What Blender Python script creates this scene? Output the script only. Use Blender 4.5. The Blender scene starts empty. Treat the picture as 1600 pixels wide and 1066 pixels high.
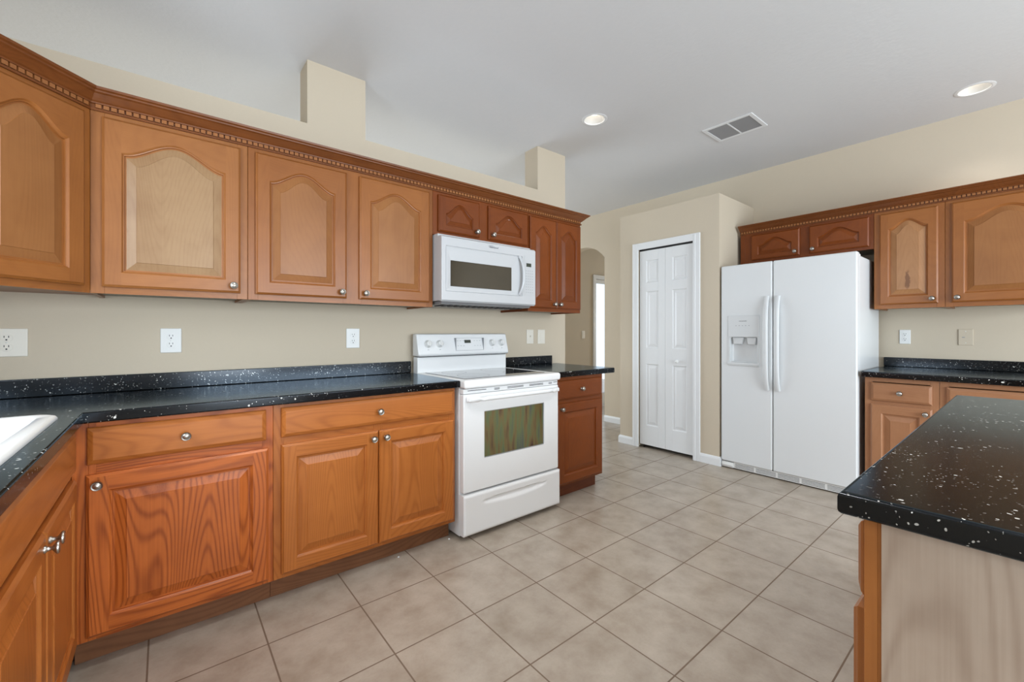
import bpy, bmesh, math, random
from mathutils import Vector, Matrix

random.seed(7)
PI = math.pi
S = bpy.context.scene
C = S.collection

# ------------------------------------------------------------------ camera
CAM_Z, CAM_Y, FPX = 1.19, -2.69, 664.0
cam = bpy.data.cameras.new('camera')
cam.sensor_width = 36.0
cam.lens = FPX / 1600.0 * 36.0
cam.shift_y = (519 - 533) / 1600.0
cam.clip_start = 0.02
cam_o = bpy.data.objects.new('camera', cam)
C.objects.link(cam_o)
cam_o.location = (0, CAM_Y, CAM_Z)
cam_o.rotation_euler = (PI / 2, 0, -math.radians(90 - 50.75))
S.camera = cam_o

# ------------------------------------------------------------------ light
S.view_settings.view_transform = 'Standard'
S.view_settings.look = 'None'
S.view_settings.gamma = 1.0
S.view_settings.exposure = -0.12
S.cycles.use_denoising = True
S.cycles.max_bounces = 10
S.cycles.diffuse_bounces = 6
S.cycles.caustics_reflective = False
S.cycles.caustics_refractive = False
S.cycles.sample_clamp_indirect = 6.0

w = bpy.data.worlds.new('daylight')
S.world = w
w.use_nodes = True
bgn = w.node_tree.nodes['Background']
bgn.inputs['Color'].default_value = (0.80, 0.90, 1.0, 1)
bgn.inputs['Strength'].default_value = 1.5


def area(name, loc, direction, sx, sy, power, col):
    l = bpy.data.lights.new(name, 'AREA')
    l.shape = 'RECTANGLE'
    l.size, l.size_y = sx, sy
    l.energy = power
    l.color = col
    o = bpy.data.objects.new(name, l)
    C.objects.link(o)
    o.location = loc
    o.rotation_euler = Vector(direction).to_track_quat('-Z', 'Z').to_euler()
    return o


DAY = (0.80, 0.91, 1.0)
area('daylight_patio_door', (-0.78, -4.3, 1.15), (1, 0, 0), 2.6, 2.0, 62, DAY)
area('daylight_sink_window', (-0.80, -1.35, 1.62), (1, 0, -0.05), 1.1, 0.85, 26, DAY)
area('daylight_rear_window', (2.0, -6.1, 1.25), (0, 1, 0), 3.2, 1.9, 285, DAY)
area('daylight_dining_window', (1.5, 4.3, 1.4), (0, -1, 0), 3.6, 1.9, 190, DAY)
area('fill_hall', (8.3, 1.35, 1.4), (-1, 0, 0), 0.6, 1.8, 95, DAY)  # added fill for the hall; the end wall behind it has no opening

# ------------------------------------------------------------------ material helpers


def lin(r, g, b):
    def f(c):
        c /= 255.0
        return c / 12.92 if c <= 0.04045 else ((c + 0.055) / 1.055) ** 2.4
    return (f(r), f(g), f(b), 1.0)


class NT:
    def __init__(self, name):
        self.m = bpy.data.materials.new(name)
        self.m.use_nodes = True
        self.t = self.m.node_tree
        self.b = self.t.nodes['Principled BSDF']

    def n(self, kind, **kw):
        nd = self.t.nodes.new('ShaderNode' + kind)
        for k, v in kw.items():
            if k.startswith('i_'):
                nd.inputs[k[2:].replace('_', ' ')].default_value = v
            else:
                setattr(nd, k, v)
        return nd

    def l(self, a, b):
        self.t.links.new(a, b)

    def math(self, op, a, b=None, c=None, clamp=False):
        nd = self.t.nodes.new('ShaderNodeMath')
        nd.operation = op
        nd.use_clamp = clamp
        for i, v in enumerate((a, b, c)):
            if v is None:
                continue
            if hasattr(v, 'is_output'):
                self.l(v, nd.inputs[i])
            else:
                nd.inputs[i].default_value = v
        return nd.outputs[0]

    def mix(self, fac, a, b, blend='MIX'):
        nd = self.t.nodes.new('ShaderNodeMix')
        nd.data_type = 'RGBA'
        nd.blend_type = blend
        for s, v in ((nd.inputs[0], fac), (nd.inputs[6], a), (nd.inputs[7], b)):
            if hasattr(v, 'is_output'):
                self.l(v, s)
            else:
                s.default_value = v
        return nd.outputs[2]

    def ramp(self, fac, stops):
        nd = self.t.nodes.new('ShaderNodeValToRGB')
        cr = nd.color_ramp
        while len(cr.elements) < len(stops):
            cr.elements.new(0.5)
        for e, (p, c) in zip(cr.elements, stops):
            e.position = p
            e.color = c
        self.l(fac, nd.inputs[0])
        return nd.outputs[0]

    def bump(self, h, strength, dist=0.01):
        nd = self.t.nodes.new('ShaderNodeBump')
        nd.inputs['Strength'].default_value = strength
        nd.inputs['Distance'].default_value = dist
        self.l(h, nd.inputs['Height'])
        self.l(nd.outputs[0], self.b.inputs['Normal'])


def flat(name, col, rough=0.5, metal=0.0, spec=0.5, noise=0.0, bump=0.0, nscale=60.0, coat=0.0):
    t = NT(name)
    t.b.inputs['Roughness'].default_value = rough
    t.b.inputs['Metallic'].default_value = metal
    t.b.inputs['Specular IOR Level'].default_value = spec
    t.b.inputs['Coat Weight'].default_value = coat
    tc = t.n('TexCoord')
    nz = t.n('TexNoise')
    nz.inputs['Scale'].default_value = nscale
    nz.inputs['Detail'].default_value = 3
    t.l(tc.outputs['Object'], nz.inputs['Vector'])
    k = 1.0 - noise
    dark = (col[0] * k, col[1] * k, col[2] * k, 1)
    t.l(t.mix(nz.outputs['Fac'], dark, col), t.b.inputs['Base Color'])
    if bump:
        t.bump(nz.outputs['Fac'], bump, 0.004)
    return t.m


def wood(name, light, dark, grain='V', oak=1.0, rough=0.33, fig=1.0, spec=0.32, knots=False, stain=None):
    """grain V: along local z, H: along local x"""
    t = NT(name)
    tc = t.n('TexCoord')
    oi = t.n('ObjectInfo')
    rnd = t.math('MULTIPLY', oi.outputs['Random'], 37.0)
    cmb = t.n('CombineXYZ')
    t.l(rnd, cmb.inputs[0])
    t.l(t.math('MULTIPLY', rnd, 0.31), cmb.inputs[1])
    t.l(t.math('MULTIPLY', rnd, 1.7), cmb.inputs[2])
    add = t.n('VectorMath', operation='ADD')
    t.l(tc.outputs['Object'], add.inputs[0])
    t.l(cmb.outputs[0], add.inputs[1])
    mp = t.n('Mapping')
    lng = 0.055
    mp.inputs['Scale'].default_value = (1, 1, lng) if grain == 'V' else (lng, 1, 1)
    t.l(add.outputs[0], mp.inputs['Vector'])
    # broad figure
    broad = t.n('TexNoise', i_Scale=3.2, i_Detail=2.0, i_Roughness=0.5)
    t.l(mp.outputs[0], broad.inputs['Vector'])
    # growth rings = contour lines of a stretched noise field
    mpr = t.n('Mapping')
    lr = 0.16
    mpr.inputs['Scale'].default_value = (1, 1, lr) if grain == 'V' else (lr, 1, 1)
    t.l(add.outputs[0], mpr.inputs['Vector'])
    fld = t.n('TexNoise', i_Scale=4.0, i_Detail=1.0, i_Roughness=0.35)
    t.l(mpr.outputs[0], fld.inputs['Vector'])
    ph = t.math('MULTIPLY', fld.outputs['Fac'], 280.0)
    ring = t.math('MULTIPLY_ADD', t.math('SINE', ph), 0.5, 0.5)
    ring = t.math('POWER', ring, 2.8)
    # pores / fine streaks
    mpf = t.n('Mapping')
    lf = 0.02
    mpf.inputs['Scale'].default_value = (1, 1, lf) if grain == 'V' else (lf, 1, 1)
    t.l(add.outputs[0], mpf.inputs['Vector'])
    fine = t.n('TexNoise', i_Scale=210.0, i_Detail=2.0)
    t.l(mpf.outputs[0], fine.inputs['Vector'])
    # blotches
    bl = t.n('TexNoise', i_Scale=7.0, i_Detail=4.0, i_Roughness=0.6)
    t.l(add.outputs[0], bl.inputs['Vector'])
    f = t.math('MULTIPLY', ring, 0.50 * oak)
    f = t.math('ADD', f, t.math('MULTIPLY', t.math('SUBTRACT', fine.outputs['Fac'], 0.5), 0.55 * (0.35 + 0.65 * oak)))
    f = t.math('ADD', f, t.math('MULTIPLY', t.math('SUBTRACT', broad.outputs['Fac'], 0.45), 0.9 * fig))
    f = t.math('ADD', f, t.math('MULTIPLY', t.math('SUBTRACT', bl.outputs['Fac'], 0.45), 0.8 * fig))
    f = t.math('ADD', f, t.math('MULTIPLY', t.math('SUBTRACT', oi.outputs['Random'], 0.5), 0.18))
    f = t.math('ADD', f, 0.18, clamp=True)
    col = t.mix(f, light, dark)
    if knots:
        kn = t.n('TexVoronoi', i_Scale=9.0)
        mk = t.n('Mapping')
        mk.inputs['Scale'].default_value = (1, 1, 0.8)
        t.l(add.outputs[0], mk.inputs['Vector'])
        t.l(mk.outputs[0], kn.inputs['Vector'])
        ks = t.n('SeparateColor')
        t.l(kn.outputs['Color'], ks.inputs[0])
        lim = t.math('MULTIPLY', t.math('GREATER_THAN', ks.outputs[0], 0.62), 0.13)
        kf = t.math('SUBTRACT', lim, t.math('ADD', kn.outputs['Distance'], t.math('MULTIPLY', t.math('SUBTRACT', bl.outputs['Fac'], 0.5), 0.35)))
        kf = t.math('MULTIPLY', kf, 7.0, clamp=True)
        col = t.mix(t.math('MULTIPLY', kf, 0.75), col, lin(104, 62, 32))
    if stain:
        sx_, sz_, rx_, rz_ = stain
        sp = t.n('SeparateXYZ')
        t.l(tc.outputs['Object'], sp.inputs[0])
        wob = t.n('TexNoise', i_Scale=38.0, i_Detail=2.0)
        t.l(tc.outputs['Object'], wob.inputs['Vector'])
        dx = t.math('DIVIDE', t.math('ADD', t.math('SUBTRACT', sp.outputs[0], sx_), t.math('MULTIPLY', t.math('SUBTRACT', wob.outputs['Fac'], 0.5), 0.03)), rx_)
        dz = t.math('DIVIDE', t.math('SUBTRACT', sp.outputs[2], sz_), rz_)
        dd = t.math('SQRT', t.math('ADD', t.math('MULTIPLY', dx, dx), t.math('MULTIPLY', dz, dz)))
        sf = t.math('MULTIPLY', t.math('SUBTRACT', 1.0, dd), 3.0, clamp=True)
        col = t.mix(t.math('MULTIPLY', sf, 0.7), col, lin(92, 52, 26))
    t.l(col, t.b.inputs['Base Color'])
    t.b.inputs['Roughness'].default_value = rough
    t.b.inputs['Specular IOR Level'].default_value = spec
    t.bump(fine.outputs['Fac'], 0.05, 0.001)
    return t.m


def wood_pair(name, light, dark, **kw):
    return (wood(name + '_vertical', light, dark, 'V', **kw), wood(name + '_horizontal', light, dark, 'H', **kw))


M = {}
M['wall'] = flat('beige_wall_paint', lin(201, 188, 168), 0.75, spec=0.25, noise=0.03, bump=0.06, nscale=90)
M['ceiling'] = flat('white_ceiling_texture', lin(213, 213, 214), 0.9, spec=0.1, noise=0.03, bump=0.25, nscale=45)
M['trim'] = flat('white_trim_paint', lin(226, 227, 228), 0.4, noise=0.01)
M['enamel'] = flat('white_appliance_enamel', lin(232, 233, 234), 0.22, noise=0.01, nscale=12)
M['white_case'] = flat('white_microwave_case', lin(192, 193, 195), 0.28, noise=0.01, nscale=12)
M['textured'] = flat('white_pebbled_enamel', lin(220, 222, 223), 0.30, noise=0.01, bump=0.05, nscale=420)
M['plastic'] = flat('white_plastic', lin(226, 226, 224), 0.35, noise=0.01)
M['ivory'] = flat('off_white_plastic', lin(226, 220, 208), 0.4, noise=0.01)
M['handle'] = flat('white_handle_plastic', lin(212, 214, 215), 0.35, noise=0.01)
M['grey'] = flat('grey_metal_grille', lin(150, 150, 152), 0.4, metal=0.3, noise=0.05)
M['black'] = flat('black_plastic', lin(22, 22, 24), 0.5, noise=0.1)
M['shadow'] = flat('dark_gap_metal', lin(60, 60, 62), 0.6, noise=0.1)
M['lcd'] = flat('dark_display', lin(62, 68, 60), 0.2, noise=0.1)
M['print'] = flat('grey_print', lin(150, 152, 156), 0.5, noise=0.02)
M['print_dark'] = flat('dark_grey_print', lin(70, 74, 84), 0.5, noise=0.02)
M['nickel'] = flat('satin_nickel', lin(186, 180, 172), 0.3, metal=1.0, noise=0.06, nscale=200)
M['brushed'] = flat('dark_nickel_ring', lin(120, 116, 110), 0.35, metal=1.0, noise=0.1, nscale=200)
M['porcelain'] = flat('white_porcelain', lin(240, 240, 240), 0.08, noise=0.01, coat=0.3)
M['kick'] = wood('toe_kick_board', lin(132, 88, 58), lin(92, 56, 34), 'H', oak=0.6, rough=0.5)
M['raw_inside'] = flat('grey_cabinet_underside', lin(150, 146, 134), 0.6, noise=0.08)

def wood_set(name, light, dark, panel=None, pk=None, **kw):
    v, h = wood_pair(name, light, dark, **kw)
    p = v if panel is None else wood(name + '_panel', panel[0], panel[1], 'V', **dict(kw, **(pk or {})))
    return (v, h, p)


OAK = wood_set('honey_oak', lin(182, 109, 50), lin(138, 72, 25), oak=0.6, fig=0.55)
OAKR = wood_set('red_oak', lin(192, 104, 46), lin(128, 58, 20), oak=1.1, fig=0.6)
MAPLE = wood_set('maple', lin(152, 94, 46), lin(108, 58, 24), (lin(152, 101, 58), lin(110, 63, 30)), oak=0.18, fig=0.7)
MAPLE_PALE = wood_set('pale_maple', lin(156, 100, 54), lin(112, 64, 30), (lin(156, 124, 90), lin(112, 72, 42)), dict(knots=True), oak=0.2, fig=0.9)
MAPLE_STAINED = wood_set('water_marked_maple', lin(152, 94, 46), lin(108, 58, 24), (lin(168, 122, 82), lin(122, 76, 42)), dict(stain=(0.157, 0.175, 0.013, 0.075)), oak=0.18, fig=0.6)
REDDISH_SHADED = wood_set('reddish_shaded', lin(124, 62, 20), lin(78, 32, 8), oak=0.18, fig=0.6)  # reddish wood; part of its darkness is shade put into the colour
MAPLE_R = wood_set('light_maple', lin(170, 122, 88), lin(132, 84, 54), oak=0.12, fig=0.6)
M['raw_maple'] = wood('raw_maple_veneer', lin(168, 150, 133), lin(128, 106, 89), 'V', oak=0.6, fig=0.7, rough=0.5)


def counter_mat():
    t = NT('black_speckled_counter')
    tc = t.n('TexCoord')
    mp = t.n('Mapping')
    t.l(tc.outputs['Object'], mp.inputs['Vector'])
    dis = t.n('TexNoise', i_Scale=55.0, i_Detail=1.0)
    t.l(mp.outputs[0], dis.inputs['Vector'])
    off = t.n('VectorMath', operation='MULTIPLY_ADD')
    t.l(dis.outputs['Color'], off.inputs[0])
    off.inputs[1].default_value = (0.012, 0.012, 0.012)
    t.l(mp.outputs[0], off.inputs[2])
    v = t.n('TexVoronoi', i_Scale=74.0)
    t.l(off.outputs[0], v.inputs['Vector'])
    sep = t.n('SeparateColor')
    t.l(v.outputs['Color'], sep.inputs[0])
    clus = t.n('TexNoise', i_Scale=7.0, i_Detail=2.0)
    t.l(mp.outputs[0], clus.inputs['Vector'])
    dens = t.ramp(clus.outputs['Fac'], [(0.35, (0.3, 0.3, 0.3, 1)), (0.65, (1, 1, 1, 1))])
    # size per cell: mostly none, a few large
    sz = t.math('POWER', sep.outputs[0], 3.2)
    sz = t.math('MULTIPLY', sz, t.math('MULTIPLY', dens, 0.34))
    m1 = t.math('LESS_THAN', v.outputs['Distance'], sz)
    v2 = t.n('TexVoronoi', i_Scale=190.0)
    t.l(off.outputs[0], v2.inputs['Vector'])
    s2 = t.n('SeparateColor')
    t.l(v2.outputs['Color'], s2.inputs[0])
    sz2 = t.math('MULTIPLY', t.math('POWER', s2.outputs[1], 6.0), 0.42)
    m2 = t.math('MULTIPLY', t.math('LESS_THAN', v2.outputs['Distance'], sz2), dens)
    m = t.math('MAXIMUM', m1, t.math('MULTIPLY', m2, 0.75))
    t.l(t.mix(m, lin(44, 45, 47), lin(205, 203, 197)), t.b.inputs['Base Color'])
    t.b.inputs['Roughness'].default_value = 0.17
    t.l(t.math('MULTIPLY', t.math('SUBTRACT', 1.0, m), 0.9), t.b.inputs['Metallic'])
    t.b.inputs['Specular Tint'].default_value = (0.72, 0.87, 1.0, 1)
    return t.m


M['counter'] = counter_mat()


def tile_mat():
    t = NT('beige_floor_tile')
    P = 0.3535
    tc = t.n('TexCoord')
    mp = t.n('Mapping')
    mp.inputs['Location'].default_value = (-(1.366 - 20 * P), -(-0.847 - 40 * P), 0)
    t.l(tc.outputs['Object'], mp.inputs['Vector'])
    br = t.n('TexBrick', offset=0.0, squash=1.0)
    br.inputs['Scale'].default_value = 1.0
    br.inputs['Brick Width'].default_value = P
    br.inputs['Row Height'].default_value = P
    br.inputs['Mortar Size'].default_value = 0.0032
    br.inputs['Mortar Smooth'].default_value = 0.25
    br.inputs['Bias'].default_value = 0.0
    br.inputs['Color1'].default_value = (0, 0, 0, 1)
    br.inputs['Color2'].default_value = (1, 1, 1, 1)
    t.l(mp.outputs[0], br.inputs['Vector'])
    n1 = t.n('TexNoise', i_Scale=7.0, i_Detail=6.0, i_Roughness=0.62)
    t.l(tc.outputs['Object'], n1.inputs['Vector'])
    n2 = t.n('TexNoise', i_Scale=90.0, i_Detail=3.0)
    t.l(tc.outputs['Object'], n2.inputs['Vector'])
    base = t.ramp(n1.outputs['Fac'], [(0.28, lin(150, 136, 120)), (0.5, lin(168, 156, 142)), (0.72, lin(182, 171, 157))])
    base = t.mix(t.math('MULTIPLY', t.math('SUBTRACT', n2.outputs['Fac'], 0.5), 0.5, clamp=True), base, lin(138, 118, 98))
    sp = t.n('SeparateColor')
    t.l(br.outputs['Color'], sp.inputs[0])
    tint = t.math('MULTIPLY_ADD', sp.outputs[0], 0.05, 0.975)
    cc = t.n('CombineColor')
    for i in range(3):
        t.l(tint, cc.inputs[i])
    base = t.mix(1.0, base, cc.outputs[0], 'MULTIPLY')
    col = t.mix(br.outputs['Fac'], base, lin(116, 98, 82))
    t.l(col, t.b.inputs['Base Color'])
    t.l(t.math('MULTIPLY_ADD', br.outputs['Fac'], 0.45, 0.3), t.b.inputs['Roughness'])
    h = t.math('SUBTRACT', t.math('MULTIPLY', n1.outputs['Fac'], 0.15), br.outputs['Fac'])
    t.bump(h, 0.35, 0.004)
    return t.m


M['tile'] = tile_mat()


def glass_mat(name, col, rough=0.03, spec=0.6):
    t = NT(name)
    tc = t.n('TexCoord')
    nz = t.n('TexNoise', i_Scale=3.0)
    t.l(tc.outputs['Object'], nz.inputs['Vector'])
    dk = (col[0] * 0.7, col[1] * 0.7, col[2] * 0.7, 1)
    t.l(t.mix(nz.outputs['Fac'], dk, col), t.b.inputs['Base Color'])
    t.b.inputs['Roughness'].default_value = rough
    t.b.inputs['Specular IOR Level'].default_value = spec
    t.b.inputs['Coat Weight'].default_value = 0.6
    t.b.inputs['Coat Roughness'].default_value = 0.02
    return t.m


M['dark_glass'] = glass_mat('dark_microwave_glass', lin(44, 37, 26))
def oven_glass():
    t = NT('oven_glass_painted_reflection')
    tc = t.n('TexCoord')
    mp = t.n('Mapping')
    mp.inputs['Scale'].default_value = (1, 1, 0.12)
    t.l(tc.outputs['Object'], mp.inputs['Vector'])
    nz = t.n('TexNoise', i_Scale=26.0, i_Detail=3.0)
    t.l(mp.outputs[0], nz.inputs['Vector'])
    bc = t.ramp(nz.outputs['Fac'], [(0.32, lin(74, 50, 40)), (0.45, lin(112, 96, 58)), (0.55, lin(94, 108, 70)), (0.68, lin(78, 84, 82))])  # brown and green reflection streaks painted into the base colour
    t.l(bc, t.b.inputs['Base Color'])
    t.b.inputs['Metallic'].default_value = 0.35
    t.b.inputs['Roughness'].default_value = 0.12
    t.b.inputs['Coat Weight'].default_value = 0.8
    t.b.inputs['Coat Roughness'].default_value = 0.03
    return t.m


M['oven_glass'] = oven_glass()
M['cooktop_glass'] = glass_mat('black_cooktop_glass', lin(24, 28, 40))


def pane_mat():
    t = NT('clear_window_pane')
    t.b.inputs['Base Color'].default_value = (1, 1, 1, 1)
    t.b.inputs['Roughness'].default_value = 0.0
    t.b.inputs['Transmission Weight'].default_value = 1.0
    t.b.inputs['IOR'].default_value = 1.02
    return t.m


M['pane'] = pane_mat()


def glow(name, col, strength):
    t = NT(name)
    t.b.inputs['Base Color'].default_value = col
    t.b.inputs['Emission Color'].default_value = col
    t.b.inputs['Emission Strength'].default_value = strength
    return t.m


M['cone'] = flat('white_reflector', lin(190, 190, 188), 0.6, noise=0.02)
M['lens'] = glow('warm_lamp_lens', lin(255, 246, 232), 5.0)

# ------------------------------------------------------------------ geometry helpers


class MB:
    """collects shapes; build() links them as ONE mesh object"""

    def __init__(self):
        self.bm = bmesh.new()

    def box(self, x0, x1, y0, y1, z0, z1, bev=0.0, seg=2, mi=0):
        if x0 > x1: x0, x1 = x1, x0
        if y0 > y1: y0, y1 = y1, y0
        if z0 > z1: z0, z1 = z1, z0
        r = bmesh.ops.create_cube(self.bm, size=1.0)
        vs = r['verts']
        for v in vs:
            v.co = Vector(((x0 + x1) / 2 + v.co.x * (x1 - x0), (y0 + y1) / 2 + v.co.y * (y1 - y0), (z0 + z1) / 2 + v.co.z * (z1 - z0)))
        fs = {f for v in vs for f in v.link_faces}
        for f in fs:
            f.material_index = mi
        if bev > 0:
            es = list({e for v in vs for e in v.link_edges})
            g = bmesh.ops.bevel(self.bm, geom=es, offset=bev, segments=seg, affect='EDGES', profile=0.5)
            for f in g['faces']:
                f.material_index = mi
        return self

    def prism(self, pts, axis, a, b, mi=0, bev=0.0, seg=2):
        """polygon pts in the other two axes, extruded along axis a..b"""
        def mk(p, q):
            if axis == 'x': return (q, p[0], p[1])
            if axis == 'y': return (p[0], q, p[1])
            return (p[0], p[1], q)
        va = [self.bm.verts.new(mk(p, a)) for p in pts]
        vb = [self.bm.verts.new(mk(p, b)) for p in pts]
        n = len(pts)
        fs = [self.bm.faces.new(va), self.bm.faces.new(list(reversed(vb)))]
        for i in range(n):
            j = (i + 1) % n
            fs.append(self.bm.faces.new((va[i], vb[i], vb[j], va[j])))
        for f in fs:
            f.material_index = mi
        if bev > 0:
            es = list(fs[0].edges) + list(fs[1].edges)
            for f in fs:
                f.normal_update()
            bmesh.ops.bevel(self.bm, geom=es, offset=bev, segments=seg, affect='EDGES', profile=0.5)
            big = [f for f in self.bm.faces if len(f.verts) > 4]
            for f in big:
                f.normal_update()
            bmesh.ops.triangulate(self.bm, faces=big)
        else:
            for f in fs:
                f.normal_update()
            bmesh.ops.triangulate(self.bm, faces=fs[:2])
        return self

    def lathe(self, prof, loc, axis='y', n=24, mi=0, sx=1.0, cap=False):
        """prof: (r, h); revolve about axis at loc; h along axis"""
        rings = []
        for r, h in prof:
            ring = []
            for k in range(n):
                a = 2 * PI * k / n
                c, s = r * math.cos(a) * sx, r * math.sin(a)
                if axis == 'y': p = (loc[0] + c, loc[1] + h, loc[2] + s)
                elif axis == 'z': p = (loc[0] + c, loc[1] + s, loc[2] + h)
                else: p = (loc[0] + h, loc[1] + c, loc[2] + s)
                ring.append(self.bm.verts.new(p))
            rings.append(ring)
        for r0, r1 in zip(rings, rings[1:]):
            for k in range(n):
                f = self.bm.faces.new((r0[k], r0[(k + 1) % n], r1[(k + 1) % n], r1[k]))
                f.material_index = mi
                f.smooth = True
        for ring in ((rings[0], rings[-1]) if cap else ()):
            if (ring[0].co - ring[n // 2].co).length > 1e-6:
                f = self.bm.faces.new(ring)
                f.material_index = mi
        return self

    def tube(self, pts, rad, n=10, mi=0, ry=None):
        """round or oval tube through pts"""
        pts = [Vector(p) for p in pts]
        rings = []
        for i, p in enumerate(pts):
            d = (pts[min(i + 1, len(pts) - 1)] - pts[max(i - 1, 0)]).normalized()
            u = d.cross(Vector((1, 0, 0)))
            if u.length < 0.1: u = d.cross(Vector((0, 0, 1)))
            u.normalize()
            v = d.cross(u).normalized()
            r = rad[i] if isinstance(rad, (list, tuple)) else rad
            r2 = r if ry is None else ry
            rings.append([self.bm.verts.new(p + u * (r * math.cos(2 * PI * k / n)) + v * (r2 * math.sin(2 * PI * k / n))) for k in range(n)])
        for r0, r1 in zip(rings, rings[1:]):
            for k in range(n):
                f = self.bm.faces.new((r0[k], r0[(k + 1) % n], r1[(k + 1) % n], r1[k]))
                f.material_index = mi
                f.smooth = True
        for ring in (rings[0], rings[-1]):
            f = self.bm.faces.new(ring)
            f.material_index = mi
        return self

    def sweep(self, path, prof, mi=0):
        """prof (out, z) closed; path 2D polyline, outward = right-hand side, mitred"""
        P = [Vector(p) for p in path]
        rings = []
        for i, p in enumerate(P):
            ns = []
            if i > 0:
                d = (P[i] - P[i - 1]).normalized(); ns.append(Vector((d.y, -d.x)))
            if i < len(P) - 1:
                d = (P[i + 1] - P[i]).normalized(); ns.append(Vector((d.y, -d.x)))
            if len(ns) == 2:
                m = (ns[0] + ns[1]) / (1 + ns[0].dot(ns[1]))
            else:
                m = ns[0]
            rings.append([self.bm.verts.new((p.x + m.x * o, p.y + m.y * o, z)) for o, z in prof])
        n = len(prof)
        for r0, r1 in zip(rings, rings[1:]):
            for k in range(n):
                f = self.bm.faces.new((r0[k], r0[(k + 1) % n], r1[(k + 1) % n], r1[k]))
                f.material_index = mi
        for ring in (rings[0], rings[-1]):
            f = self.bm.faces.new(ring)
            f.normal_update()
            bmesh.ops.triangulate(self.bm, faces=[f])
        return self

    def build(self, name, mats, parent=None, loc=None, rotz=0.0, smooth=None):
        bmesh.ops.recalc_face_normals(self.bm, faces=self.bm.faces[:])
        me = bpy.data.meshes.new(name)
        self.bm.to_mesh(me)
        self.bm.free()
        for m in (mats if isinstance(mats, (list, tuple)) else [mats]):
            me.materials.append(m)
        if smooth:
            for p in me.polygons:
                p.use_smooth = True
            me.set_sharp_from_angle(angle=math.radians(smooth))
        o = bpy.data.objects.new(name, me)
        C.objects.link(o)
        if loc: o.location = loc
        o.rotation_euler = (0, 0, rotz)
        if parent: o.parent = parent
        if smooth:
            weighted(o)
        return o


def weighted(o):
    md = o.modifiers.new('normals', 'WEIGHTED_NORMAL')
    md.keep_sharp = True
    md.weight = 60


def mesh_part(name, me, parent, loc):
    o = bpy.data.objects.new(name, me)
    C.objects.link(o)
    o.parent = parent
    o.location = loc
    return o


def thing(name, label, cat, loc=(0, 0, 0), rotz=0.0, group=None):
    o = bpy.data.objects.new(name, None)
    o.empty_display_size = 0.1
    C.objects.link(o)
    o.location = loc
    o.rotation_euler = (0, 0, rotz)
    o['label'] = label
    o['category'] = cat
    if group: o['group'] = group
    return o


def tag(o, label, cat, group=None):
    o['label'] = label
    o['category'] = cat
    if group: o['group'] = group
    return o


def struct(o, label=None):
    o['kind'] = 'structure'
    if label: o['label'] = label
    return o


def text_part(name, s, size, mat, parent, loc, rot=(PI / 2, 0, 0), depth=0.0006, align='CENTER', shear=0.0):
    cu = bpy.data.curves.new(name, 'FONT')
    cu.body = s
    cu.size = size
    cu.extrude = depth
    cu.align_x = align
    cu.align_y = 'CENTER'
    cu.shear = shear
    tmp = bpy.data.objects.new(name + '_tmp', cu)
    C.objects.link(tmp)
    dg = bpy.context.evaluated_depsgraph_get()
    me = bpy.data.meshes.new_from_object(tmp.evaluated_get(dg))
    bpy.data.objects.remove(tmp)
    bpy.data.curves.remove(cu)
    me.materials.clear()
    me.materials.append(mat)
    me.name = name
    o = bpy.data.objects.new(name, me)
    C.objects.link(o)
    o.parent = parent
    o.location = loc
    o.rotation_euler = rot
    return o


# ------------------------------------------------------------------ the setting
XR, XL, ZC = 4.55, -0.86, 2.79
YB, YF = -6.3, 4.5           # far ends of the kitchen and of the dining room behind
LEDGE = 2.415
XE = 2.822                   # free end of the stove wall
WT = 0.165

fl = MB().box(XL - 0.2, 8.6, YB - 0.2, YF + 0.2, -0.06, 0).build('floor', M['tile'])
struct(fl)

# ceiling with holes for the two visible recessed lamps and four added fill lamps
cl = MB().box(XL - 0.2, 8.6, YB - 0.2, YF + 0.2, ZC, ZC + 0.14).build('ceiling', M['ceiling'])
LAMPS = [(2.506, -0.605), (4.13, -2.45), (0.55, -1.55), (1.75, -2.15), (0.9, -3.9), (2.9, -4.3)]
cuts = []
for lx, ly in LAMPS:
    c = MB().lathe([(0.0795, -0.05), (0.0795, 0.3)], (lx, ly, ZC), 'z', 40, cap=True).build('cut', M['ceiling'])
    md = cl.modifiers.new('cut', 'BOOLEAN')
    md.operation = 'DIFFERENCE'
    md.object = c
    md.solver = 'EXACT'
    cuts.append(c)
dg = bpy.context.evaluated_depsgraph_get()
me = bpy.data.meshes.new_from_object(cl.evaluated_get(dg))
cl.modifiers.clear()
cl.data = me
for c in cuts:
    bpy.data.objects.remove(c)
struct(cl)

# stove wall: half wall with a plant ledge and two posts up to the ceiling (one outline)
pts = [(XL, 0), (XE, 0), (XE, ZC), (2.482, ZC), (2.482, LEDGE), (0.991, LEDGE), (0.991, ZC), (0.647, ZC), (0.647, LEDGE), (XL, LEDGE)]
struct(MB().prism(pts, 'y', 0, WT).build('wall_stove', M['wall']), 'beige half wall behind the stove with plant ledge and two posts')

# right wall with an arched opening to the hall
yc, hw, spring, rise = 1.30, 0.375, 2.19, 0.18
arc = []
R = (hw * hw + rise * rise) / (2 * rise)
for k in range(17):
    a = -1 + 2 * k / 16
    x = hw * a
    arc.append((yc + x, spring + rise - R + math.sqrt(R * R - x * x)))
pts = [(YB, 0), (yc - hw, 0)] + arc + [(yc + hw, 0), (YF, 0), (YF, ZC), (YB, ZC)]
struct(MB().prism(pts, 'x', XR, XR + 0.13).build('wall_right', M['wall']), 'tall beige wall behind the fridge with an arched opening')

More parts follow.
